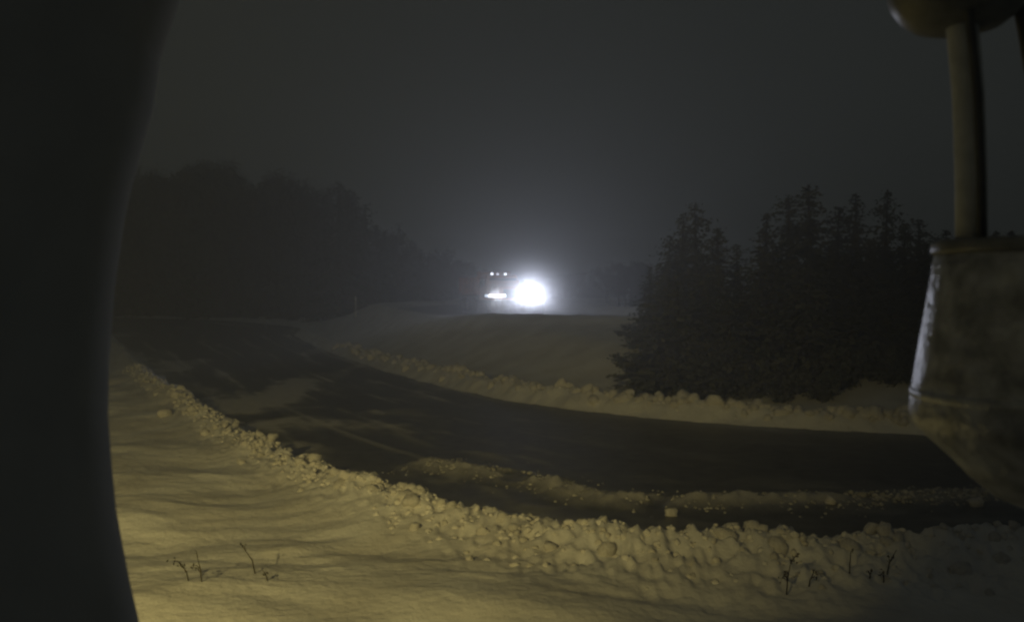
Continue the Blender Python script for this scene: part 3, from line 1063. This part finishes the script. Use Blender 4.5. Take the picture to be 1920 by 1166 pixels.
tube(bm, [lp(1820, 456, -0.02), lp(1818, 330, -0.02), lp(1811, 180, -0.02), lp(1797, 40, -0.02), lp(1790, -20, -0.02)], 27 * pm, 24)
link('sensor_tube', bm, M_TUBE, sensor)
bm = bmesh.new()
tube(bm, [lp(1838, 456, -0.06), lp(1836, 330, -0.06), lp(1828, 180, -0.06), lp(1812, 40, -0.06), lp(1806, -20, -0.06)], 8 * pm, 12)
link('tube_shade', bm, M_ROD_SHADE, sensor)  # dark strip added to draw the shaded right side of the tube
bm = bmesh.new()
tube(bm, [lp(1975, 456), lp(1950, 260), lp(1915, 60), lp(1895, -40)], 13 * pm, 16)
link('stay_rod', bm, M_ROD_SHADE, sensor)
bm = bmesh.new()
sp = [(8, 66), (45, 64), (75, 55), (100, 36), (116, 12), (124, -15), (126, -50), (118, -85), (90, -110), (20, -120)]
lathe(bm, [(r * pm, zz(y)) for r, y in sp], 48)
bmesh.ops.translate(bm, verts=bm.verts, vec=((1790 - AXP) * pm, 0, 0))
link('shield', bm, M_SHIELD, sensor)

# sodium street lamp behind the camera that lights the verge
lampt = thing('street_lamp', 'tall sodium street lamp standing on the verge behind the camera', 'street lamp', (LAMP_POS.x - 1.2, LAMP_POS.y - 1.2, H(LAMP_POS.x - 1.2, LAMP_POS.y - 1.2) - 0.1))
bm = bmesh.new()
tube(bm, [(0, 0, 0), (0, 0, 6), (0.05, 0.05, 8.2), (0.4, 0.4, 8.75), (1.0, 1.0, 8.85)], [0.10, 0.075, 0.06, 0.045, 0.04], 14)
link('pole', bm, M_GALV, lampt)
bm = bmesh.new()
box(bm, (1.2, 1.2, 8.52), (0.34, 0.62, 0.14), 0.05, Matrix.Rotation(R(-35), 3, 'Z'))
for v in bm.verts:
    pass
hd = link('lamp_head', bm, M_TUBE, lampt)
bm = bmesh.new()
box(bm, (1.2, 1.2, 8.44), (0.24, 0.42, 0.05), 0.02, Matrix.Rotation(R(-35), 3, 'Z'))
link('lens', bm, M_AMBER, hd)
spot('sodium_light', None, (LAMP_POS.x, LAMP_POS.y, LAMP_POS.z - 0.35), LAMP_AIM, LAMP_W, 77, 1.0, (1.0, 0.80, 0.28), 0.2)

# ---------------------------------------------------------------- misty night air
# ball of mist added to give the headlight its bloom, thickest by the lamp
bm = bmesh.new()
bmesh.ops.create_icosphere(bm, subdivisions=4, radius=1.0)
bs = link('bloom_mist', bm, None, kind='stuff')
bs.location = Tm @ Vector((0.95, -0.35, HZ - 0.22))
bs.scale = (6.2, 6.2, 5.2)
sm = bpy.data.materials.new('headlight_bloom_mist')
sm.use_nodes = True
nt = sm.node_tree
nt.nodes.remove(nt.nodes['Principled BSDF'])
tc = nt.nodes.new('ShaderNodeTexCoord')
ln = nt.nodes.new('ShaderNodeVectorMath')
ln.operation = 'LENGTH'
nt.links.new(tc.outputs['Object'], ln.inputs[0])
mr = nt.nodes.new('ShaderNodeMapRange')
mr.inputs['From Min'].default_value = 1.0
mr.inputs['From Max'].default_value = 0.0
nt.links.new(ln.outputs['Value'], mr.inputs['Value'])
pw = nt.nodes.new('ShaderNodeMath')
pw.operation = 'POWER'
pw.inputs[1].default_value = 1.3
nt.links.new(mr.outputs['Result'], pw.inputs[0])
ml = nt.nodes.new('ShaderNodeMath')
ml.operation = 'MULTIPLY'
ml.inputs[1].default_value = BLOOM_D
nt.links.new(pw.outputs['Value'], ml.inputs[0])
pv = nt.nodes.new('ShaderNodeVolumePrincipled')
pv.inputs['Color'].default_value = (0.95, 0.96, 0.98, 1)
pv.inputs['Anisotropy'].default_value = HAZE_G
nt.links.new(ml.outputs['Value'], pv.inputs['Density'])
nt.links.new(pv.outputs['Volume'], nt.nodes['Material Output'].inputs['Volume'])
bs.data.materials.append(sm)
bm = bmesh.new()
box(bm, (0, 0, 10.5), (640, 640, 26))
hz = link('haze', bm, None, kind='stuff')
hm = bpy.data.materials.new('mist')
hm.use_nodes = True
nt = hm.node_tree
nt.nodes.remove(nt.nodes['Principled BSDF'])
pv = nt.nodes.new('ShaderNodeVolumePrincipled')
pv.inputs['Color'].default_value = (0.93, 0.95, 0.97, 1)
pv.inputs['Density'].default_value = HAZE_D
pv.inputs['Anisotropy'].default_value = HAZE_G
nt.links.new(pv.outputs['Volume'], nt.nodes['Material Output'].inputs['Volume'])
hz.data.materials.append(hm)
